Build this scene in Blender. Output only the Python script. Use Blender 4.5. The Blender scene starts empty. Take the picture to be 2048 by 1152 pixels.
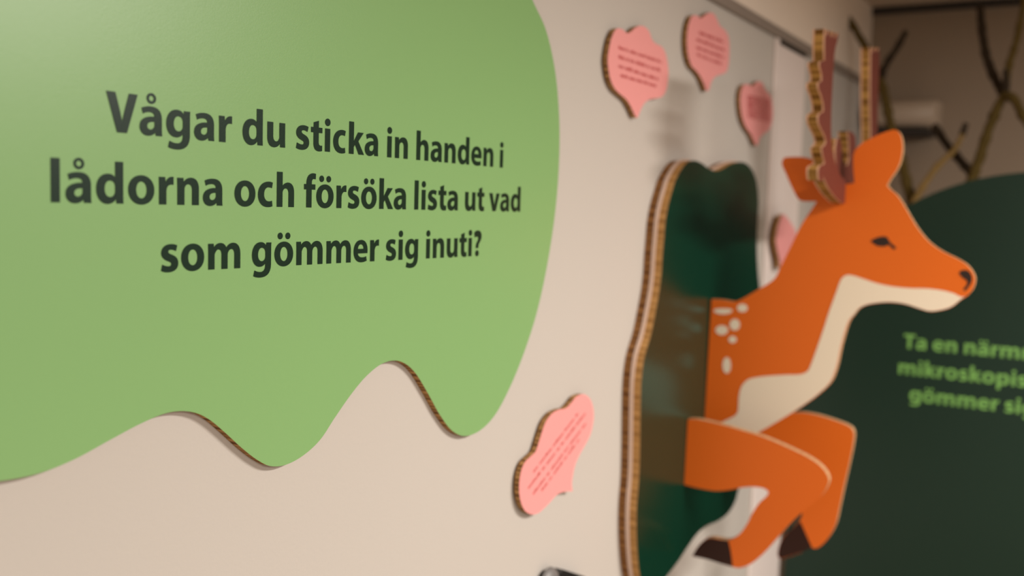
import bpy, math, random
from mathutils import Vector, Matrix
from mathutils.geometry import tessellate_polygon

random.seed(7)
scene = bpy.context.scene
COL = scene.collection

# ------------------------------------------------------------------ camera
F = 1978.04                                   # focal length in pixels of the 2048 x 1152 frame
_X = Vector((2215 - 1024, 576 - 447, -F)).normalized()      # vanishing point along the wall
_Y = Vector((-2290 - 1024, 576 - 310, -F)).normalized()     # vanishing point of the wall's normal
_Y = (_Y - _X * _Y.dot(_X)).normalized()
_Z = _X.cross(_Y)
ROT = Matrix((_X, _Y, _Z))
CAM = Vector((0.0, -0.9, 1.5))
cam = bpy.data.cameras.new('camera')
cam.sensor_width = 36.0
cam.lens = F * 36.0 / 2048.0
cam.clip_start = 0.02
cam.dof.use_dof = True
cam.dof.focus_distance = 1.28
cam.dof.aperture_fstop = 2.3
cam_ob = bpy.data.objects.new('camera', cam)
COL.objects.link(cam_ob)
cam_ob.matrix_world = Matrix.Translation(CAM) @ ROT.to_4x4()
scene.camera = cam_ob

# ------------------------------------------------------------------ world, lights, exposure
world = bpy.data.worlds.new('world')
scene.world = world
world.use_nodes = True
world.node_tree.nodes['Background'].inputs[0].default_value = (1.0, 0.88, 0.76, 1)
world.node_tree.nodes['Background'].inputs[1].default_value = 0.4
scene.view_settings.view_transform = 'Standard'
scene.view_settings.look = 'None'
scene.view_settings.gamma = 1.0
scene.view_settings.use_curve_mapping = False
scene.view_settings.exposure = 0.0

LAMPS = [  # x, y, size x, size y, watts : ceiling lamp panels of the room
    (1.85, -2.15, 1.2, 0.3, 108.0),
    (-0.5, -3.0, 1.2, 0.3, 84.0),
]
CEIL = 2.36
for lx, ly, sx, sy, w in LAMPS:
    l = bpy.data.lights.new('ceiling_lamp_light', 'AREA')
    l.shape = 'RECTANGLE'; l.size = sx * 0.95; l.size_y = sy * 0.9
    l.energy = w; l.color = (1.0, 0.93, 0.86)
    lo = bpy.data.objects.new('ceiling_lamp_light', l)
    COL.objects.link(lo)
    lo.location = (lx, ly, CEIL - 0.062)

# ------------------------------------------------------------------ materials
def srgb(r, g, b):
    return tuple((c / 255 / 12.92) if c / 255 <= 0.04045 else ((c / 255 + 0.055) / 1.055) ** 2.4 for c in (r, g, b)) + (1.0,)

def mat(name, rgb, rough=0.5, var=0.04, vscale=6.0, bump=0.0, bscale=300.0, spec=0.5, metal=0.0):
    m = bpy.data.materials.new(name); m.use_nodes = True
    nt = m.node_tree; b = nt.nodes['Principled BSDF']
    tc = nt.nodes.new('ShaderNodeTexCoord')
    nz = nt.nodes.new('ShaderNodeTexNoise'); nz.inputs['Scale'].default_value = vscale; nz.inputs['Detail'].default_value = 3
    nt.links.new(tc.outputs['Object'], nz.inputs['Vector'])
    mix = nt.nodes.new('ShaderNodeMix'); mix.data_type = 'RGBA'
    c = srgb(*rgb)
    mix.inputs['A'].default_value = tuple(x * (1 - var) for x in c[:3]) + (1,)
    mix.inputs['B'].default_value = tuple(min(1, x * (1 + var)) for x in c[:3]) + (1,)
    nt.links.new(nz.outputs['Fac'], mix.inputs['Factor'])
    nt.links.new(mix.outputs['Result'], b.inputs['Base Color'])
    b.inputs['Roughness'].default_value = rough
    b.inputs['Specular IOR Level'].default_value = spec
    b.inputs['Metallic'].default_value = metal
    if bump:
        n2 = nt.nodes.new('ShaderNodeTexNoise'); n2.inputs['Scale'].default_value = bscale; n2.inputs['Detail'].default_value = 2
        nt.links.new(tc.outputs['Object'], n2.inputs['Vector'])
        bp = nt.nodes.new('ShaderNodeBump'); bp.inputs['Strength'].default_value = bump; bp.inputs['Distance'].default_value = 0.001
        nt.links.new(n2.outputs['Fac'], bp.inputs['Height'])
        nt.links.new(bp.outputs['Normal'], b.inputs['Normal'])
    return m

def edge_mat(name, dark, light, liner, pitch, liner_w=0.10):
    """cut edge of fluted board: U runs along the outline in metres, V across the thickness"""
    m = bpy.data.materials.new(name); m.use_nodes = True
    nt = m.node_tree; b = nt.nodes['Principled BSDF']; L = nt.links.new
    uv = nt.nodes.new('ShaderNodeUVMap'); uv.uv_map = 'UVMap'
    sep = nt.nodes.new('ShaderNodeSeparateXYZ'); L(uv.outputs[0], sep.inputs[0])
    n1 = nt.nodes.new('ShaderNodeTexNoise'); n1.noise_dimensions = '1D'; n1.inputs['Scale'].default_value = 1.0; n1.inputs['Detail'].default_value = 1.0
    sc = nt.nodes.new('ShaderNodeMath'); sc.operation = 'MULTIPLY'; sc.inputs[1].default_value = 1.0 / pitch
    L(sep.outputs[0], sc.inputs[0]); L(sc.outputs[0], n1.inputs['W'])
    ramp = nt.nodes.new('ShaderNodeValToRGB')
    ramp.color_ramp.elements[0].position = 0.36; ramp.color_ramp.elements[0].color = srgb(*dark)
    ramp.color_ramp.elements[1].position = 0.62; ramp.color_ramp.elements[1].color = srgb(*light)
    L(n1.outputs['Fac'], ramp.inputs['Fac'])
    # liners: both rims of the thickness
    a = nt.nodes.new('ShaderNodeMath'); a.operation = 'SUBTRACT'; a.inputs[1].default_value = 0.5; L(sep.outputs[1], a.inputs[0])
    ab = nt.nodes.new('ShaderNodeMath'); ab.operation = 'ABSOLUTE'; L(a.outputs[0], ab.inputs[0])
    gt = nt.nodes.new('ShaderNodeMath'); gt.operation = 'GREATER_THAN'; gt.inputs[1].default_value = 0.5 - liner_w; L(ab.outputs[0], gt.inputs[0])
    mix = nt.nodes.new('ShaderNodeMix'); mix.data_type = 'RGBA'
    L(gt.outputs[0], mix.inputs['Factor']); L(ramp.outputs['Color'], mix.inputs['A']); mix.inputs['B'].default_value = srgb(*liner)
    L(mix.outputs['Result'], b.inputs['Base Color'])
    b.inputs['Roughness'].default_value = 0.85; b.inputs['Specular IOR Level'].default_value = 0.2
    mx = nt.nodes.new('ShaderNodeMath'); mx.operation = 'MAXIMUM'; L(n1.outputs['Fac'], mx.inputs[0]); L(gt.outputs[0], mx.inputs[1])
    bp = nt.nodes.new('ShaderNodeBump'); bp.inputs['Strength'].default_value = 0.8; bp.inputs['Distance'].default_value = 0.004
    L(mx.outputs[0], bp.inputs['Height']); L(bp.outputs['Normal'], b.inputs['Normal'])
    return m

M = {
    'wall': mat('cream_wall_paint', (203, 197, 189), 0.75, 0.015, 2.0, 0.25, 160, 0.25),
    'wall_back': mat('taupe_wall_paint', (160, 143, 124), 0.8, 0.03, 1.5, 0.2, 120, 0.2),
    'ceiling': mat('ceiling_paint', (205, 190, 172), 0.85, 0.02, 2.0, 0.2, 120, 0.2),
    'floor': mat('floor_vinyl', (140, 122, 104), 0.5, 0.08, 3.0, 0.1, 90),
    'rail': mat('grey_rail_plastic', (150, 138, 128), 0.55, 0.03),
    'upper': mat('white_upper_paint', (246, 232, 216), 0.75, 0.015, 2.0, 0.25, 160, 0.25),
    'jamb': mat('white_pilaster_paint', (238, 226, 220), 0.7, 0.01, 2.0, 0.2, 150, 0.25),
    'green': mat('light_green_print', (139, 185, 119), 0.34, 0.012, 3.0, 0.12, 700, 0.5),
    'ink': mat('dark_green_ink', (12, 44, 28), 0.34, 0.03, 20, 0.1, 700, 0.35),
    'pink': mat('pink_print', (251, 169, 167), 0.5, 0.012, 10),
    'pink_ink': mat('red_pink_ink', (206, 92, 92), 0.5, 0.05, 60),
    'deep': mat('dark_green_gloss', (4, 50, 34), 0.25, 0.05, 4, 0.0, 300, 0.5),
    'deep_matt': mat('dark_green_print', (20, 46, 34), 0.45, 0.05, 3, 0, 300, 0.4),
    'lime': mat('leaf_green_ink', (120, 176, 88), 0.5, 0.03, 20),
    'orange': mat('orange_print', (236, 113, 32), 0.45, 0.02, 5, 0, 300, 0.3),
    'cream': mat('cream_print', (252, 237, 214), 0.5, 0.015, 5),
    'brown': mat('brown_print', (104, 52, 42), 0.5, 0.04, 8, 0, 300, 0.25),
    'hoof': mat('dark_brown_print', (50, 24, 15), 0.5, 0.05, 12, 0, 300, 0.3),
    'black': mat('near_black_ink', (46, 28, 22), 0.5, 0.05, 20),
    'kraft': mat('kraft_paper', (178, 136, 90), 0.85, 0.06, 30, 0.2, 200, 0.2),
    'liner': mat('white_board_liner', (222, 196, 180), 0.7, 0.02, 30),
    'edge': edge_mat('fluted_board_edge', (112, 76, 42), (190, 146, 92), (170, 128, 84), 0.007, 0.06),
    'edge_pale': edge_mat('fluted_board_edge_pale', (166, 122, 70), (200, 154, 96), (206, 164, 110), 0.012, 0.05),
    'edge_dark': edge_mat('fluted_board_edge_dark', (116, 76, 42), (160, 114, 68), (150, 106, 64), 0.011, 0.05),
    'edge_antler': edge_mat('fluted_antler_edge', (120, 82, 34), (190, 146, 80), (226, 180, 150), 0.017, 0.15),
    'edge_trim': edge_mat('white_lined_board_edge', (164, 128, 88), (206, 168, 122), (216, 178, 138), 0.006, 0.2),
    'bark': mat('mossy_bark', (92, 76, 36), 0.9, 0.35, 40, 0.8, 120, 0.2),
    'bark_dark': mat('dark_bark', (56, 46, 34), 0.9, 0.3, 40, 0.8, 120, 0.2),
    'bark_light': mat('pale_twig_bark', (138, 112, 66), 0.9, 0.25, 40, 0.6, 120, 0.2),
    'white_plastic': mat('white_plastic', (200, 182, 162), 0.5, 0.02),
    'painted_shade': mat('painted_shade', (50, 44, 38), 0.6, 0.05),  # dark tone for strips and blocks that paint in shadow
    'grey_metal': mat('grey_metal', (132, 130, 128), 0.5, 0.15, 60, 0.0, 300, 0.4, 0.3),
    'black_metal': mat('black_metal', (26, 26, 26), 0.4, 0.1),
    'lamp_diffuser': mat('lamp_diffuser', (240, 235, 225), 0.6, 0.01),
}

# ------------------------------------------------------------------ builders
def P(px, py, ax, val):
    """the point of plane axis=val that the photo's pixel looks at"""
    d = ROT @ Vector((px - 1024, 576 - py, -F))
    return CAM + d * ((val - CAM[ax]) / d[ax])

def tag(o, label=None, cat=None, group=None, kind=None):
    if label: o['label'] = label
    if cat: o['category'] = cat
    if group: o['group'] = group
    if kind: o['kind'] = kind
    return o

def empty(name, loc, label=None, cat=None, group=None):
    o = bpy.data.objects.new(name, None); COL.objects.link(o)
    o.location = loc; o.empty_display_size = 0.05
    return tag(o, label, cat, group)

def wloc(o):
    v = Vector((0, 0, 0))
    while o is not None:
        v = v + Vector(o.location); o = o.parent
    return v

def mesh(name, verts, faces, mats, fm=None, smooth=None, uvs=None, parent=None, origin=None):
    base = wloc(parent) if parent else Vector((0, 0, 0))
    org = Vector(origin) if origin is not None else (base if parent else Vector((0, 0, 0)))
    me = bpy.data.meshes.new(name)
    me.from_pydata([tuple(Vector(v) - org) for v in verts], [], faces)
    for m in mats: me.materials.append(M[m])
    for i, p in enumerate(me.polygons):
        if fm: p.material_index = fm[i]
        if smooth: p.use_smooth = smooth[i]
    if uvs:
        lay = me.uv_layers.new(name='UVMap')
        k = 0
        for fu in uvs:
            for u in fu:
                lay.data[k].uv = u; k += 1
    o = bpy.data.objects.new(name, me); COL.objects.link(o)
    if parent: o.parent = parent
    o.location = org - base
    return o

def box(name, lo, hi, m, parent=None, bev=0.0):
    x0, y0, z0 = lo; x1, y1, z1 = hi
    v = [(x0,y0,z0),(x1,y0,z0),(x1,y1,z0),(x0,y1,z0),(x0,y0,z1),(x1,y0,z1),(x1,y1,z1),(x0,y1,z1)]
    f = [(0,3,2,1),(4,5,6,7),(0,1,5,4),(1,2,6,5),(2,3,7,6),(3,0,4,7)]
    o = mesh(name, v, f, [m], parent=parent, origin=None if parent else ((x0+x1)/2, (y0+y1)/2, z0))
    if bev:
        b = o.modifiers.new('bevel', 'BEVEL'); b.width = bev; b.segments = 3
    return o

def smooth_loop(pts, closed=True, step=6):
    """Catmull-Rom through the points; a point with a third entry 1 is a sharp corner"""
    n = len(pts); out = []
    cor = [len(p) > 2 and bool(p[2]) for p in pts]
    V = [Vector((p[0], p[1])) for p in pts]
    rng = range(n if closed else n - 1)
    for i in rng:
        p1, p2 = V[i], V[(i + 1) % n]
        p0 = V[i - 1] if (closed or i > 0) else p1
        p3 = V[(i + 2) % n] if (closed or i + 2 < n) else p2
        d0, d1, d2 = max((p1 - p0).length, 1e-6) ** .5, max((p2 - p1).length, 1e-6) ** .5, max((p3 - p2).length, 1e-6) ** .5
        if cor[i]: m1 = None
        else: m1 = ((p1 - p0) / d0 - (p2 - p0) / (d0 + d1) + (p2 - p1) / d1) * d1
        if cor[(i + 1) % n]: m2 = None
        else: m2 = ((p2 - p1) / d1 - (p3 - p1) / (d1 + d2) + (p3 - p2) / d2) * d1
        if m1 is None and m2 is None: m1 = m2 = p2 - p1
        elif m1 is None: m1 = ((p2 - p1) * 3 - m2) / 2
        elif m2 is None: m2 = ((p2 - p1) * 3 - m1) / 2
        straight = cor[i] and cor[(i + 1) % n]
        k = 1 if straight else step
        for s in range(k):
            t = s / k; t2 = t * t; t3 = t2 * t
            out.append(p1 * (2*t3 - 3*t2 + 1) + m1 * (t3 - 2*t2 + t) + p2 * (-2*t3 + 3*t2) + m2 * (t3 - t2))
    if not closed: out.append(V[-1])
    return out

def tess(loops2):
    """triangles of an outline with holes -> flat vertex list, faces"""
    tris = tessellate_polygon([[Vector((p[0], p[1], 0)) for p in lp] for lp in loops2])
    flat = [p for lp in loops2 for p in lp]
    return flat, tris

def board(name, loop3, ax, thick, face, edge, parent, back='kraft'):
    """cut-out board: outline loop in the plane axis=const, front towards minus, thickness towards plus"""
    oth = (0, 2) if ax == 1 else (1, 2)
    two = [Vector((p[oth[0]], p[oth[1]])) for p in loop3]
    area = sum(two[i].x * two[(i+1) % len(two)].y - two[(i+1) % len(two)].x * two[i].y for i in range(len(two)))
    lp = list(loop3)
    if (area < 0) == (ax == 1): lp.reverse()          # so that the front normal looks along -axis
    n = len(lp); d = Vector((0, 0, 0)); d[ax] = thick
    back_l = [Vector(p) + d for p in lp]
    tris = tessellate_polygon([[Vector((p[oth[0]], p[oth[1]], 0)) for p in lp]])
    verts = [Vector(p) for p in lp] + back_l + [Vector(p) for p in lp] + back_l
    faces, fm, sm, uvs = [], [], [], []
    def orient(t, sgn):
        a, b, c = (lp[i] for i in t)
        nn = (b - a).cross(c - a)[ax]
        return tuple(t) if nn * sgn > 0 else (t[0], t[2], t[1])
    for t in tris:
        q = orient(t, -1); faces.append(q); fm.append(0); sm.append(False); uvs.append([(0, 0)] * 3)
    for t in tris:
        q = orient(t, 1); faces.append(tuple(i + n for i in q)); fm.append(2); sm.append(False); uvs.append([(0, 0)] * 3)
    u = 0.0
    for i in range(n):
        j = (i + 1) % n; l = (lp[j] - lp[i]).length
        faces.append((2*n + j, 2*n + i, 3*n + i, 3*n + j)); fm.append(1); sm.append(False)
        uvs.append([(u + l, 0), (u, 0), (u, 1), (u + l, 1)]); u += l
    return mesh(name, verts, faces, [face, edge, back], fm, sm, uvs, parent)

def pixel_board(name, pts, ax, val, thick, face, edge, parent, step=6, ylim=None):
    lp = [P(p.x, p.y, ax, val) for p in smooth_loop(pts, True, step)]
    if ylim is not None:
        for p in lp: p.y = min(p.y, ylim)
    return board(name, lp, ax, thick, face, edge, parent)

def decal(name, loops, ax, val, m, parent, off=0.0006, pixel=True, step=6, ylim=None, raw=False):
    """flat print just proud of a board's face"""
    L3 = []
    for pts in loops:
        s = [Vector(p) for p in pts] if raw else smooth_loop(pts, True, step)
        q = [P(p.x, p.y, ax, val) if pixel else None for p in s]
        for p in q:
            p[ax] -= off
            if ylim is not None: p.y = min(p.y, ylim)
        L3.append(q)
    oth = (0, 2) if ax == 1 else (1, 2)
    tris = tessellate_polygon([[Vector((p[oth[0]], p[oth[1]], 0)) for p in lp] for lp in L3])
    flat = [p for lp in L3 for p in lp]
    fs = []
    for t in tris:
        nn = (flat[t[1]] - flat[t[0]]).cross(flat[t[2]] - flat[t[0]])[ax]
        fs.append(tuple(t) if nn < 0 else (t[0], t[2], t[1]))
    return mesh(name, flat, fs, [m], parent=parent)

def zp(pts, scale, ox, oy):
    """points read off an enlarged crop -> photo pixels"""
    return [((p[0]) / scale + ox, (p[1]) / scale + oy) + tuple(p[2:]) for p in pts]

# ------------------------------------------------------------------ lettering
def pathpts(path, n=8):
    out = [Vector(path[0])]
    for s in path[1:]:
        if len(s) == 2: out.append(Vector(s))
        else:
            a = out[-1]; b, c, d = Vector(s[0:2]), Vector(s[2:4]), Vector(s[4:6])
            for k in range(1, n + 1):
                t = k / n; u = 1 - t
                out.append(a * u**3 + b * 3*u*u*t + c * 3*u*t*t + d * t**3)
    if (out[0] - out[-1]).length < 1e-6: out.pop()
    return out

def ell(cx, cy, rx, ry, n=36, p=2.0):
    o = []
    for k in range(n):
        a = 2 * math.pi * k / n; c, s = math.cos(a), math.sin(a)
        o.append(Vector((cx + rx * math.copysign(abs(c) ** (2/p), c), cy + ry * math.copysign(abs(s) ** (2/p), s))))
    return o

_n = [(62,0),(62,338),(57,490),(189,490),(196,422),(200,422),(220,454,270,501,357,501),(460,501,527,434,527,290),(527,0),(376,0),(376,268),(376,333,353,378,298,378),(255,378,230,348,220,322),(215,310,213,293,213,282),(213,0)]
_h = [(62,0),(62,710),(213,710),(213,431),(215,431),(240,466,295,501,357,501),(460,501,527,434,527,290),(527,0),(376,0),(376,268),(376,333,353,378,298,378),(255,378,230,348,220,322),(215,310,213,293,213,282),(213,0)]
_m = [(62,0),(62,343),(57,490),(186,490),(193,424),(196,424),(217,456,263,501,344,501),(410,501,463,467,484,413),(486,413),(508,442,530,462,556,477),(585,493,615,501,648,501),(756,501,829,425,829,283),(829,0),(682,0),(682,263),(682,336,661,378,613,378),(572,378,545,352,531,320),(524,306,519,290,519,275),(519,0),(372,0),(372,271),(372,334,350,378,302,378),(263,378,240,347,226,320),(218,305,209,290,209,275),(209,0)]
_r = [(62,0),(62,330),(57,490),(189,490),(194,399),(198,399),(223,471,282,501,329,501),(343,501,350,500,361,498),(361,355),(349,357,338,359,322,359),(268,359,231,330,221,285),(219,275,213,262,213,245),(213,0)]
_d = [(532,710),(381,710),(381,443),(379,443),(358,478,311,501,249,501),(135,501,34,408,34,240),(34,88,127,-11,237,-11),(303,-11,364,19,395,76),(398,76),(405,0),(537,0),(534,50,532,100,532,152)]
_dh = [(381,215),(381,280),(381,345,345,384,288,384),(221,384,188,322,188,244),(188,159,227,108,287,108),(328,108,364,136,376,177),(379,188,381,201,381,215)]
_g = [(404,490),(398,430),(396,430),(367,476,322,501,250,501),(135,501,34,405,34,244),(34,101,118,5,236,5),(295,5,344,28,376,68),(378,68),(378,32),(378,-63,323,-98,251,-98),(190,-98,133,-79,101,-61),(71,-176),(116,-199,184,-211,251,-211),(326,-211,399,-196,453,-150),(509,-101,531,-25,531,73),(531,345),(531,415,533,456,536,490)]
_gh = [(380,218),(380,286),(378,345,345,386,288,386),(230,386,188,334,188,246),(188,172,225,118,287,118),(330,118,364,145,375,182),(379,194,380,205,380,218)]
_a = [(349,0),(340,53),(337,53),(306,15,257,-11,191,-11),(88,-11,31,63,31,142),(31,270,146,332,320,331),(320,338),(320,364,306,401,231,401),(181,401,128,384,96,364),(68,462),(102,481,169,503,258,503),(420,503,472,407,472,291),(472,120),(472,72,474,27,480,0)]
_ah = [(324,239),(243,240,180,220,180,161),(180,121,206,102,240,102),(278,102,310,127,320,158),(323,166,324,176,324,184)]
_s = [(37,22),(74,2,130,-11,193,-11),(331,-11,402,56,402,150),(401,226,360,275,266,308),(206,329,188,342,188,363),(188,386,208,398,244,398),(287,398,330,382,352,370),(379,474),(349,489,297,501,239,501),(117,501,39,431,39,340),(38,284,76,227,182,191),(240,171,252,160,252,137),(252,114,234,101,189,101),(145,101,88,119,62,136)]
_t = [(241,633),(93,591),(93,490),(20,490),(20,378),(93,378),(93,176),(93,106,107,60,135,30),(160,5,202,-11,252,-11),(294,-11,327,-5,346,2),(345,117),(331,114,322,113,301,113),(256,113,241,140,241,200),(241,378),(346,378),(346,490),(241,490)]
_c = [(407,9),(380,-3,335,-11,281,-11),(134,-11,34,84,34,240),(34,385,138,501,304,501),(341,501,382,494,412,483),(389,371),(372,379,346,386,308,386),(232,386,188,330,188,246),(188,157,238,107,310,107),(345,107,372,113,394,122)]
_e = [(494,194),(496,206,499,228,499,257),(499,383,437,501,274,501),(109,501,33,366,33,244),(33,90,128,-10,294,-10),(361,-10,423,2,474,22),(454,125),(412,111,369,104,316,104),(243,104,180,134,175,194)]
_eh = [(173,298),(360,298),(360,336,344,399,268,399),(198,399,175,336,173,298)]
_f = [(84,0),(84,378),(18,378),(18,490),(84,490),(84,510),(84,577,105,638,146,676),(181,709,232,723,275,723),(308,723,334,718,353,713),(347,596),(334,599,317,603,295,603),(251,603,235,567,235,524),(235,490),(339,490),(339,378),(235,378),(235,0)]
_k = [(62,0),(62,710),(213,710),(213,289),(215,289),(245,336),(346,490),(528,490),(358,291),(550,0),(372,0),(254,210),(213,155),(213,0)]
_q = [(125,211),(124,233),(121,280,136,327,178,375),(206,409,229,437,229,467),(229,498,208,518,163,519),(133,519,96,509,73,493),(37,612),(74,668,137,686,206,686),(331,686,389,612,389,529),(389,453,341,403,303,361),(266,321,251,284,252,240),(252,211)]

def rot_glyph(path, w):
    return [tuple((w - v if i % 2 == 0 else 490 - v) for i, v in enumerate(s)) for s in path]

def glyph(ch):
    """advance, list of pieces; a piece is [outline, holes...]"""
    pp = pathpts
    T = {
        'n': (586, [[pp(_n)]]), 'h': (586, [[pp(_h)]]), 'm': (888, [[pp(_m)]]), 'r': (380, [[pp(_r)]]),
        'u': (585, [[pp(rot_glyph(_n, 585))]]),
        'd': (594, [[pp(_d), pp(_dh)]]), 'p': (594, [[pp(rot_glyph(_d, 594)), pp(rot_glyph(_dh, 594))]]),
        'g': (591, [[pp(_g), pp(_gh)]]), 'a': (528, [[pp(_a), pp(_ah)]]),
        's': (434, [[pp(_s)]]), 't': (367, [[pp(_t)]]), 'c': (459, [[pp(_c)]]),
        'e': (528, [[pp(_e), pp(_eh)]]), 'f': (341, [[pp(_f)]]), 'k': (542, [[pp(_k)]]),
        'o': (577, [[ell(288, 245, 256, 256, 40, 2.1), ell(288, 245, 103, 146, 32, 2.1)]]),
        'l': (275, [[[Vector(q) for q in ((62,0),(62,710),(213,710),(213,0))]]]),
        'i': (274, [[[Vector(q) for q in ((62,0),(62,490),(213,490),(213,0))]], [ell(137, 624, 80, 80, 28)]]),
        'v': (523, [[[Vector(q) for q in ((8,490),(170,490),(240,242),(262,150),(285,242),(356,490),(515,490),(339,0),(182,0))]]]),
        'V': (602, [[[Vector(q) for q in ((6,674),(176,674),(262,362),(301,190),(342,362),(430,674),(596,674),(391,0),(204,0))]]]),
        'T': (542, [[[Vector(q) for q in ((196,0),(196,548),(16,548),(16,674),(530,674),(530,548),(348,548),(348,0))]]]),
        '?': (445, [[pp(_q)], [ell(192, 72, 84, 84, 28)]]),
        ' ': (202, []),
    }
    if ch == '\u00e5': return (528, T['a'][1] + [[ell(262, 640, 94, 94, 32), ell(262, 640, 46, 46, 24)]])
    if ch == '\u00e4': return (528, T['a'][1] + [[ell(155, 617, 69, 69, 24)], [ell(365, 617, 69, 69, 24)]])
    if ch == '\u00f6': return (577, T['o'][1] + [[ell(183, 617, 69, 69, 24)], [ell(393, 617, 69, 69, 24)]])
    return T[ch]

def lettering(text, ax, val, start, base, su, sv, m, parent, name='lettering', off=0.0006):
    """one printed word as flat outlines; u grows along +x (plane y) or -y (plane x)"""
    V, Fc = [], []
    u = 0.0
    for ch in text:
        adv, pieces = glyph(ch)
        for pc in pieces:
            lp = []
            for loop in pc:
                q = []
                for p in loop:
                    a = start + (u + p.x) * su * (1 if ax == 1 else -1); z = base + p.y * sv
                    q.append(Vector((a, val - off, z)) if ax == 1 else Vector((val - off, a, z)))
                lp.append(q)
            oth = (0, 2) if ax == 1 else (1, 2)
            tris = tessellate_polygon([[Vector((w[oth[0]], w[oth[1]], 0)) for w in q] for q in lp])
            flat = [w for q in lp for w in q]; o = len(V)
            for t in tris:
                nn = (flat[t[1]] - flat[t[0]]).cross(flat[t[2]] - flat[t[0]])[ax]
                t = tuple(t) if nn < 0 else (t[0], t[2], t[1])
                Fc.append(tuple(i + o for i in t))
            V += flat
        u += adv
    if V: mesh(name, V, Fc, [m], parent=parent)
    return u

def text_line(text, ax, val, start, base, su, sv, m, parent):
    u = 0.0; s = 1 if ax == 1 else -1
    words = text.split(' ')
    for i, w in enumerate(words):
        u += lettering(w, ax, val, start + s * u * su, base, su, sv, m, parent) + 202

def text_width(text): return sum(glyph(c)[0] for c in text)

def tube(name, pts, radii, m, parent=None, seg=8, wob=0.12):
    """bark-like tapered tube through 3-D points"""
    n = len(pts); V, Fc = [], []
    for i, p in enumerate(pts):
        t = (pts[min(i+1, n-1)] - pts[max(i-1, 0)]).normalized()
        a = t.orthogonal().normalized() if i == 0 else (a - t * a.dot(t)).normalized()
        b = t.cross(a)
        for k in range(seg):
            an = 2 * math.pi * k / seg; r = radii[i] * (1 + random.uniform(-wob, wob))
            V.append(p + (a * math.cos(an) + b * math.sin(an)) * r)
    for i in range(n - 1):
        for k in range(seg):
            Fc.append((i*seg + k, i*seg + (k+1) % seg, (i+1)*seg + (k+1) % seg, (i+1)*seg + k))
    Fc.append(tuple(range(seg - 1, -1, -1))); Fc.append(tuple((n-1)*seg + k for k in range(seg)))
    return mesh(name, V, Fc, [m], smooth=[True] * len(Fc), parent=parent)

# ================================================================== the room
def struct(o): o['kind'] = 'structure'; return o
XB = 4.35                                       # the end wall
struct(box('wall_left', (-2.5, 0.0, 0.0), (XB, 0.15, CEIL), 'wall'))
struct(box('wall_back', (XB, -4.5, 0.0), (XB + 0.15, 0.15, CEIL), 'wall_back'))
struct(box('floor', (-2.5, -4.5, -0.1), (XB + 0.15, 0.15, 0.0), 'floor'))
struct(box('ceiling', (-2.5, -4.5, CEIL), (XB + 0.15, 0.15, CEIL + 0.1), 'ceiling'))
struct(box('wall_upper', (-2.5, -0.006, 2.062), (XB, 0.0, CEIL), 'upper'))
struct(box('trim_1', (-2.5, -0.012, 2.030), (XB, 0.0, 2.062), 'rail', bev=0.004))
struct(box('trim_2', (3.0, -0.010, 0.0), (3.345, 0.0, 2.029), 'jamb', bev=0.006))
struct(box('pilaster_top_shade', (3.03, -0.013, 2.012), (3.33, -0.0105, 2.029), 'painted_shade', bev=0.001))  # dark strip painting the shadow under the rail, atop the pilaster
struct(box('ceiling_shade_line', (XB - 0.025, -4.5, CEIL - 0.03), (XB, -0.0, CEIL), 'painted_shade', bev=0.004))  # dark strip laid in as the shadow line between end wall and ceiling
struct(box('baseboard_left', (-2.5, -0.012, 0.0), (2.99, 0.0, 0.08), 'jamb', bev=0.004))

for i, (lx, ly, sx, sy, w) in enumerate(LAMPS):
    lab = ['white ceiling lamp panel out in the room, facing the green sign', 'white ceiling lamp panel behind the viewer'][i]
    e = empty('ceiling_lamp', (lx, ly, CEIL), lab, 'lamp', 'ceiling lamps')
    box('housing', (lx - sx/2 - .02, ly - sy/2 - .02, CEIL - 0.05), (lx + sx/2 + .02, ly + sy/2 + .02, CEIL), 'white_plastic', e, 0.004)
    box('diffuser', (lx - sx/2, ly - sy/2, CEIL - 0.058), (lx + sx/2, ly + sy/2, CEIL - 0.05), 'lamp_diffuser', e)

# ================================================================== light green sign
TG = 0.012
e = empty('wall_sign', (1.05, 0.0, 1.15), 'large wavy light green wall sign with three lines of dark lettering', 'sign')
pix = [(1065,0),(1092,60),(1110,140),(1118,225),(1119,300),(1113,400),(1098,510),(1075,620),(1050,700),(1022,770),(990,830),(960,861),(930,872),(905,862),(880,830),(855,785),(830,745),(810,727),(790,721),(765,727),(735,750),(705,785),(670,835),(640,880),(605,912),(570,930),(540,932),(515,920),(485,897),(450,865),(420,840),(395,827),(365,822),(330,827),(280,848),(220,880),(150,918),(80,946),(0,962)]
wp = [(P(x, y, 1, -TG).x, P(x, y, 1, -TG).z) for x, y in pix]
wp += [(.48,1.235),(.36,1.24),(.22,1.28),(.12,1.40),(.09,1.60),(.14,1.80),(.28,1.92),(.6,1.985),(1.0,1.99),(1.3,1.975),(1.45,1.93)]
lp = [Vector((p.x, -TG, p.y)) for p in smooth_loop(wp, True, 8)]
board('board', lp, 1, TG - 0.0005, 'green', 'edge', e)
SU = 6.5e-5
for txt, x0, x1, z in (('V\u00e5gar du sticka in handen i', .6655, 1.443, 1.5632),
                       ('l\u00e5dorna och f\u00f6rs\u00f6ka lista ut vad', .5990, 1.5055, 1.4894),
                       ('som g\u00f6mmer sig inuti?', .7325, 1.3820, 1.4152)):
    su = (x1 - x0) / (text_width(txt) - 90)
    text_line(txt, 1, -TG, x0 - 40 * su, z, su, SU * 0.943, 'ink', e)

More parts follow.
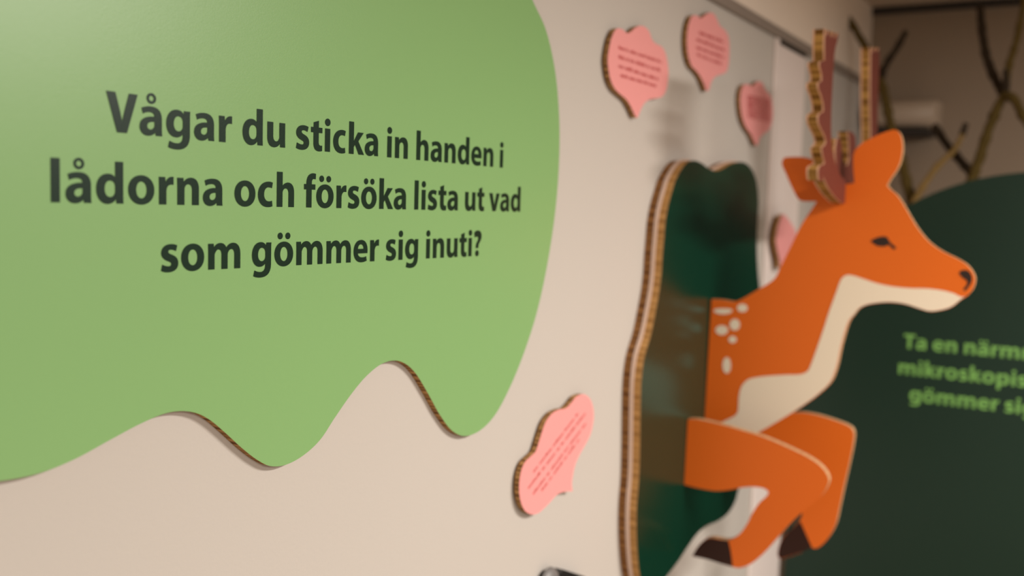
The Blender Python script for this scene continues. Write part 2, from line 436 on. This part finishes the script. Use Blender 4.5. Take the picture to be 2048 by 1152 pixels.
# ================================================================== pink bubbles
def bubble(label, pts, yback, thick, gap, lines, dense=1.0, th=6.5):
    val = -(yback + gap + thick)
    c = P(sum(p[0] for p in pts) / len(pts), sum(p[1] for p in pts) / len(pts), 1, val)
    e = empty('speech_bubble_sign', (c.x, -yback, c.z), label, 'sign', 'pink speech bubbles')
    pixel_board('board', pts, 1, val, thick, 'pink', 'edge', e, 5)
    box('spacer', (c.x - .03, -(yback + gap) + 0.0003, c.z - .03), (c.x + .03, -yback - 0.0003, c.z + .03), 'kraft', e)
    for (xa, ya, xb, yb) in lines:                   # illegible small print: rows of tiny marks
        A = P(xa, ya, 1, val); B = P(xb, yb, 1, val); d = (B - A); n = max(8, int(d.length / 0.0062))
        up = P(xa, ya - th, 1, val) - A; h = abs(up.z); dn = d.normalized(); uz = Vector((-dn.z, 0, dn.x)) * (1 if dn.x > 0 else -1)
        V, Fc = [], []; k = 0; gapn = random.randint(3, 8)
        while k < n:
            if gapn == 0: gapn = random.randint(2, 8); k += 1; continue
            gapn -= 1
            s = A + d * (k / n); w = d.length / n * random.uniform(.6, .85); hh = h * random.choice((.75, .8, .8, 1.1))
            o = len(V); off = Vector((0, -0.0006, 0))
            V += [s + off, s + dn * w + off, s + dn * w + uz * hh + off, s + uz * hh + off]
            Fc.append((o, o+1, o+2, o+3)); k += 1
        mesh('printed_line', V, Fc, ['pink_ink'], parent=e)
    return e

z4 = lambda p: zp(p, 3.6, 1180, 0)
def zl(lines, s, ox, oy): return [(a / s + ox, b / s + oy, c / s + ox, d / s + oy) for a, b, c, d in lines]
bubble('largest pink speech bubble board on the cream wall beside the green sign',
    z4([(195,205),(235,212),(265,240,1),(290,232),(325,200),(365,185),(405,200),(430,235),(445,280),(475,315),(515,335),(540,375),(555,430),(565,510),(560,590),(548,650),(520,695),(475,708),(435,715),(400,735),(375,770),(355,820),(340,850),(325,835),(300,780),(265,720),(220,680),(180,640),(150,580),(135,510),(128,430),(138,350),(160,260)]),
    0, .0105, .005, zl([(205,352,518,458),(205,420,508,518),(205,485,492,582),(218,552,486,632)], 3.6, 1180, 0))
bubble('pink speech bubble board highest on the wall, below the grey rail',
    z4([(740,112),(770,112),(795,132,1),(815,120),(840,100),(870,90),(895,105),(915,140),(935,185),(970,215),(992,250),(1003,310),(1003,400),(995,480),(980,520),(945,535),(915,545),(885,570),(868,610),(855,650),(840,655),(825,620),(800,560),(765,510),(735,480),(712,420),(700,340),(700,250),(715,160)]),
    0, .0105, .005, zl([(785,245,960,312),(765,292,968,372),(765,350,965,425),(770,402,945,470)], 3.6, 1180, 0))
bubble('small pink speech bubble board with dense dark print left of the antlers',
    z4([(1110,610),(1140,608),(1165,625,1),(1185,605),(1215,585),(1240,595),(1255,630),(1275,660),(1300,690),(1315,760),(1318,830),(1308,890),(1285,940),(1250,965),(1225,990),(1212,1030),(1200,1050),(1185,1030),(1160,970),(1125,920),(1100,860),(1085,780),(1082,700),(1092,640)]),
    0, .0105, .005, zl([(1135,700+i*24,1298,738+i*24) for i in range(7)], 3.6, 1180, 0), th=5.5)
bubble('slanted pink speech bubble board low on the wall under the green sign',
    zp([(680,118),(720,110),(760,135),(785,185),(797,260),(790,340),(770,420),(730,500),(690,570),(655,650),(635,740),(628,800),(635,855,1),(590,855),(545,865),(510,885),(460,940),(410,990),(370,1022),(320,1032),(275,1010),(245,960),(228,890),(225,800),(240,700),(270,630),(310,590),(350,550),(375,480),(400,400),(430,320),(480,255),(530,228),(580,218),(625,175),(655,135)], 3.84, 980, 760),
    0, .0105, .005, zl([(335,712,680,260),(295,838,735,260),(332,882,738,338),(398,855,697,445)], 3.84, 980, 760), th=5.5)
bubble('pink speech bubble board half hidden behind the neck of the deer',
    zp([(1240,435),(1270,460),(1300,505),(1325,550),(1335,620),(1320,690),(1290,740),(1255,770),(1238,800),(1222,802),(1218,750),(1205,690),(1193,620),(1200,550),(1215,490)], 3.389, 1200, 300),
    0.010, .014, .014, [])

# ================================================================== dark green bush panel on the wall
bp = zp([(590,85),(640,72),(690,90),(730,120),(785,142),(830,128),(880,98),(935,82),(985,88),(1025,125),(1055,190),(1070,270),(1075,360),(1070,450),(1065,550),(1065,700),(1072,830),(1082,935)], 3.389, 1200, 300)
bp += [(1525,650),(1530,750),(1525,850),(1505,920),(1478,977),(1471,1002),(1456,1027),(1436,1042),(1409,1054),(1391,1072),(1374,1096),(1354,1126),(1334,1152),(1316,1178),(1298,1186),(1285,1170),(1279,1146),(1275,1106),(1273,1057),(1274,1007),(1278,957),(1280,888),(1281,818),(1283,759),(1289,714),(1302,669),(1311,625),(1319,580),(1323,545),(1325,512),(1328,477),(1331,442),(1337,409),(1345,380),(1353,356)]
e = empty('bush_panel', (2.4, 0.0, .6), 'tall dark green glossy wavy panel of two fluted boards behind the deer', 'panel')
TF = 0.045
front = [P(p.x, p.y, 1, -TF) for p in smooth_loop(bp, True, 5)]
board('front_board', front, 1, 0.0175, 'deep', 'edge_pale', e)
def grow(loop, g, y):
    n = len(loop); out = []
    A = sum(loop[i].x * loop[(i+1) % n].z - loop[(i+1) % n].x * loop[i].z for i in range(n))
    for i in range(n):
        t = (loop[(i+1) % n] - loop[i-1]).normalized(); nn = Vector((t.z, 0, -t.x)) * (1 if A > 0 else -1)
        q = loop[i] + nn * g; out.append(Vector((q.x, y, q.z)))
    return out
board('white_liner', grow(front, 0.003, -0.0272), 1, 0.008, 'liner', 'liner', e)
board('rear_board', grow(front, 0.0, -0.019), 1, 0.0186, 'liner', 'edge_dark', e)

# ================================================================== deer
YL = -TF - 0.0005
XD = 2.415
deer = empty('deer_cutout', (XD, -0.33, .56), 'orange cardboard deer with antlers leaping out of the dark green panel', 'deer')
z8 = lambda p: zp(p, 2.742, 1520, 240)
z7 = lambda p: zp(p, 2.014, 1200, 580)
z9 = lambda p: zp(p, 3.0975, 1360, 780)
zs = lambda p: zp(p, 3.84, 1380, 560)
chest = [(1699,642),(1684,689),(1674,734),(1662,764),(1637,789),(1597,818),(1557,843),(1518,865)]
jaw = [(1936,590),(1921,600),(1903,614),(1881,621),(1859,623),(1837,617),(1812,609),(1783,605),(1753,606.5),(1731,611),(1719,617),(1708,630)]
body = zs([(165,148,1),(250,152),(350,165),(400,145),(520,75)]) + [(1549,557)] + z8([(110,810),(170,690),(230,570),(290,480),(312,447,1),(270,446),(232,445),(212,436),(180,380),(140,290),(120,240),(130,210),(160,203),(280,215),(330,290),(400,345),(490,350),(518,345,1),(512,200),(520,170),(550,135),(620,95),(690,65),(745,55),(770,80),(782,140),(775,210),(755,265),(715,325),(697,358,1),(715,380),(750,410),(785,460),(820,520),(870,600),(930,670),(1000,720),(1080,760),(1130,790),(1165,830),(1180,870),(1170,920)]) + jaw + chest + [(1480,880),(1440,890),(1405,880,1)]
bo = pixel_board('body', body, 0, XD, .016, 'orange', 'edge_trim', deer, 5, YL)
patch = z8([(1128,965,1),(1105,970),(1060,950),(1000,935),(920,925),(820,922),(720,912),(640,895),(570,872),(510,853),(480,850),(455,862),(440,885),(420,940),(380,1050)]) + z7([(900,160),(850,300),(838,325),(815,338),(740,342),(640,350),(595,362),(570,390),(560,430),(555,490),(545,505),(480,540)]) + [(1420,868),(1440,889),(1480,879)] + [(x - 1.2, y - .6) for x, y in reversed(chest)] + [(x, y - 1.0) for x, y in reversed(jaw[1:])]
tag(decal('throat_patch', [patch], 0, XD, 'cream', bo, ylim=YL), 'cream throat and chest patch')
for cx, cy, rx, ry in ((255,232,72,25),(403,215,40,32),(345,343,40,44),(245,385,48,37),(328,457,31,27),(283,655,32,62)):
    pts = zs([(cx + rx * math.cos(a * math.pi / 8), cy + ry * math.sin(a * math.pi / 8)) for a in range(16)])
    if rx > 60: pts = zs([(cx + rx * math.cos(a * math.pi / 8), cy + (ry * 1.25 if math.sin(a * math.pi / 8) > 0 else ry * .55) * math.sin(a * math.pi / 8)) for a in range(16)])
    decal('spot', [pts], 0, XD, 'cream', bo, step=2)
tag(decal('eye', [z8([(606,662,1),(640,645),(680,638),(700,645),(708,662),(748,700,1),(735,710),(705,685),(690,692),(650,692),(625,680)])], 0, XD, 'black', bo, step=4), 'dark lashed eye')
tag(decal('nostril', [z8([(1092,838),(1108,824),(1140,826),(1160,850),(1163,882),(1148,912),(1126,938,1),(1116,930),(1136,898),(1134,882),(1110,864)])], 0, XD, 'black', bo, step=4), 'dark nose mark')

XF = 2.29
leg1 = z9([(48,180,1),(100,180),(200,200),(300,225),(400,255),(500,285),(600,325),(700,370),(800,420),(870,470),(910,520),(922,560),(910,600),(880,650),(840,690),(760,755),(680,830),(600,920),(520,1010),(450,1070),(400,1095),(360,1103),(325,1096),(250,1075),(170,1050),(75,1030,1),(110,970),(150,930),(190,915),(300,930),(340,915),(380,880),(420,820),(450,760),(490,700),(540,652),(547,632),(528,614),(500,605),(440,600),(380,605),(300,620),(220,625),(120,610),(22,585,1)])
fl = pixel_board('foreleg', leg1, 0, XF, .018, 'orange', 'edge_trim', deer, 5, YL)
tag(decal('hoof', [z9([(77,1029,1),(112,971),(151,932),(190,917),(250,926),(300,932,1),(315,1000),(326,1094,1),(250,1074),(170,1049)])], 0, XF, 'hoof', fl), 'dark brown hoof')
XR = 2.56
leg2 = z9([(300,160,1),(500,142),(700,142),(760,140),(850,155),(950,185),(1040,220),(1066,240),(1078,270),(1075,320),(1050,450),(1020,580),(990,720),(965,830),(930,900),(880,960),(840,982),(815,977),(740,1012),(625,1048,1),(606,1030),(612,970),(640,910),(700,850),(755,780),(720,660),(600,560),(400,520),(300,500,1)])
rl = pixel_board('foreleg', leg2, 0, XR, .018, 'orange', 'edge_trim', deer, 5, YL)
tag(decal('hoof', [z9([(745,812,1),(780,890),(817,974,1),(740,1010),(627,1045,1),(609,1030),(615,970),(642,912),(700,852)])], 0, XR, 'hoof', rl), 'dark brown hoof')

za = lambda p: zp(p, 3.03, 1600, 40)
TA = .026
ant1 = za([(155,52,1),(160,100,1),(178,62,1),(186,108,1),(208,70,1),(208,112,1),(234,78,1),(228,120),(214,175),(206,250),(197,400),(190,560),(190,700),(200,800),(225,900),(260,960),(296,985),(296,1090,1),(270,1112),(250,1106),(200,1055),(165,1000),(142,945,1),(136,975),(116,968,1),(118,890),(150,870),(140,820),(133,775,1),(158,745),(150,700),(128,655),(114,620),(116,575),(144,555,1),(143,510),(128,450),(113,410),(116,380),(133,372,1),(134,330),(124,290),(122,258),(152,244,1),(150,150)])
a1 = pixel_board('antler', ant1, 1, -.9 + .535, TA, 'brown', 'edge_antler', deer, 3)
ant2 = [(1742,95,1),(1745,106,1),(1750,95,1),(1754,104,1),(1758,95,1),(1759,130),(1757,180),(1754,300),(1752,390,1),(1690,395,1),(1676,380),(1672,330),(1671,300),(1674,277,1),(1680,277,1),(1684,295),(1690,330),(1696,330),(1697,262,1),(1704,264,1),(1711,275),(1713,330),(1722,350),(1737,345),(1742,280),(1741,200)]
a2 = pixel_board('antler', ant2, 1, -.9 + .552, TA, 'brown', 'edge_antler', deer, 3)

# ================================================================== arched dark sign
XA = 3.36
e = empty('arched_sign', (XA, -0.6, 0.0), 'dark green arched standing sign with light green lettering at the right', 'sign')
AR = 0.705; ycen = -0.024 - AR; zc = 0.943
lp = [Vector((XA, ycen - AR, 0.0))] + [Vector((XA, ycen - AR * math.cos(a * math.pi / 64), zc + AR * math.sin(a * math.pi / 64))) for a in range(65)] + [Vector((XA, ycen + AR, 0.0))]
board('board', lp, 0, 0.02, 'deep_matt', 'edge', e)
for txt, px, py in (('Ta en n\u00e4rmr', 1806, 696), ('mikroskopis', 1794, 747), ('g\u00f6mmer sig', 1817, 801)):
    q = P(px, py, 0, XA)
    text_line(txt, 0, XA, q.y, q.z, 6.8e-5, 6.9e-5, 'lime', e)

# ================================================================== bare branches behind the arched sign
def branch(name, label, limbs):
    """limbs: (pixels, plane x at start, at end, radius at start, at end, material); the first is the main stem"""
    first = limbs[0]; p0 = P(first[0][0][0], first[0][0][1], 0, first[1])
    e = empty(name, p0, label, 'branch', 'bare branches')
    for i, (px, xa, xb, ra, rb, m) in enumerate(limbs):
        s = smooth_loop(px, False, 4); n = len(s)
        pts = [P(p.x, p.y, 0, xa + (xb - xa) * k / (n - 1)) for k, p in enumerate(s)]
        rad = [1.3 * (ra + (rb - ra) * k / (n - 1)) for k in range(n)]
        for j in range(3, n - 2, 5): rad[j] *= 1.25
        tube('stem' if i == 0 else 'twig', pts, rad, m, e)
    return e
branch('bare_branch', 'mossy forked branch rising behind the right ear of the deer',
    [([(1836,520),(1828,440),(1824,404),(1815,371),(1806,335),(1796,300),(1783,255),(1776,224),(1768,187),(1760,156),(1745,125),(1727,88),(1706,52),(1685,20)], 3.75, 3.95, .015, .009, 'bark'),
     ([(1761,158),(1766,143),(1779,117),(1794,96),(1811,64)], 3.9, 3.8, .011, .008, 'bark_dark')])
branch('bare_branch', 'pale thin twig slanting up from the arched sign',
    [([(1822,450),(1828,405),(1845,375),(1870,338),(1890,318),(1907,302),(1918,283),(1925,269)], 3.7, 3.85, .010, .0065, 'bark_light'),
     ([(1924,272),(1928,258),(1932,246)], 3.85, 3.85, .0085, .0075, 'bark_dark')])
branch('bare_branch', 'short dark broken branch leaning left above the arched sign',
    [([(1965,410),(1945,352),(1930,332),(1917,317),(1892,287),(1870,253)], 3.85, 4.0, .012, .011, 'bark_dark')])
branch('bare_branch', 'tall mossy branch with a star of forks at the right edge',
    [([(1930,430),(1938,372),(1950,342),(1960,315),(1966,292),(1977,260),(1992,224),(2010,187)], 3.8, 3.8, .013, .012, 'bark'),
     ([(2010,187),(2000,175),(1987,151),(1973,115),(1966,76),(1962,40),(1960,14)], 3.8, 3.9, .012, .010, 'bark_dark'),
     ([(2010,187),(2013,161),(2018,130),(2026,105),(2034,78),(2044,26),(2050,-10)], 3.8, 3.7, .010, .007, 'bark'),
     ([(2010,187),(2029,200),(2044,229),(2064,262)], 3.8, 3.7, .012, .009, 'bark'),
     ([(2010,187),(2012,165),(2011,142)], 3.8, 3.75, .010, .007, 'bark_dark')])
# ================================================================== wall unit at the back
c0 = P(1700, 225, 0, XB - .2); c1 = P(1868, 228, 0, XB - .2)
zt = P(1790, 196, 0, XB - .2).z; zb = P(1790, 254, 0, XB - .2).z
e = empty('air_unit', (XB, (c0.y + c1.y) / 2, zb), 'white rounded air unit mounted on the dim end wall', 'air unit')
ya, yb = min(c0.y, -0.03), c1.y
prof = []
for k in range(25):
    a = -math.pi / 2 + math.pi * k / 24
    prof.append((XB - 0.06 - .12 * max(0, math.cos(a)) ** .6, (zt + zb) / 2 + (zt - zb) / 2 * math.sin(a)))
prof = [(XB - .001, zb)] + prof + [(XB - .001, zt)]
n = len(prof); V = [(x, yy, z) for yy in (ya, ya - .012, yb + .012, yb) for x, z in prof]
for i in list(range(n)) + list(range(3 * n, 4 * n)):
    x, yy, z = V[i]; V[i] = (XB - (XB - x) * .9, yy, (zt + zb) / 2 + (z - (zt + zb) / 2) * .88)
Fc = [(r * n + i, r * n + (i + 1) % n, (r + 1) * n + (i + 1) % n, (r + 1) * n + i) for r in range(3) for i in range(n)]
Fc += [tuple(range(n - 1, -1, -1)), tuple(range(3 * n, 4 * n))]
mesh('casing', V, Fc, ['white_plastic'], smooth=[True] * (3 * n) + [False] * 2, parent=e)
box('under_shade', (XB - .15, yb + .02, zb - .03), (XB - .001, ya - .02, zb - .001), 'painted_shade', e, .004)  # dark block added as the painted shadow below the casing

# ================================================================== little fittings at the bottom edge
def dome(name, c, r, h, m, parent, tilt=0):
    V, Fc = [], []; R_, S = 8, 20
    for i in range(R_):
        a = math.pi / 2 * i / (R_ - 1)
        for k in range(S):
            b = 2 * math.pi * k / S
            V.append((c[0] + r * math.cos(a) * math.cos(b), c[1] - h * math.sin(a), c[2] + r * math.cos(a) * math.sin(b)))
    for i in range(R_ - 1):
        for k in range(S):
            Fc.append((i*S + k, i*S + (k+1) % S, (i+1)*S + (k+1) % S, (i+1)*S + k))
    return mesh(name, V, Fc, [m], smooth=[True] * len(Fc), parent=parent)
q = P(1104, 1138, 1, -.02)
e = empty('round_knob', (q.x, 0, q.z - .03), 'grey rounded metal knob peeking in at the bottom edge', 'knob')
dome('cap', (q.x, -.012, q.z - .032), .034, .018, 'grey_metal', e)
dome('base_ring', (q.x, -.0005, q.z - .032), .024, .013, 'black_metal', e)
q = P(1122, 1143, 1, -.02)
e = empty('bracket', (q.x + .05, 0, q.z - .05), 'black angled bracket beside the grey knob at the bottom edge', 'bracket')
lp = [Vector((q.x - .004, -.02, q.z - .004)), Vector((q.x + .012, -.02, q.z)), Vector((q.x + .11, -.02, q.z - .045)), Vector((q.x + .10, -.02, q.z - .09)), Vector((q.x - .004, -.02, q.z - .07))]
board('plate', lp, 1, .0195, 'black_metal', 'black_metal', e)
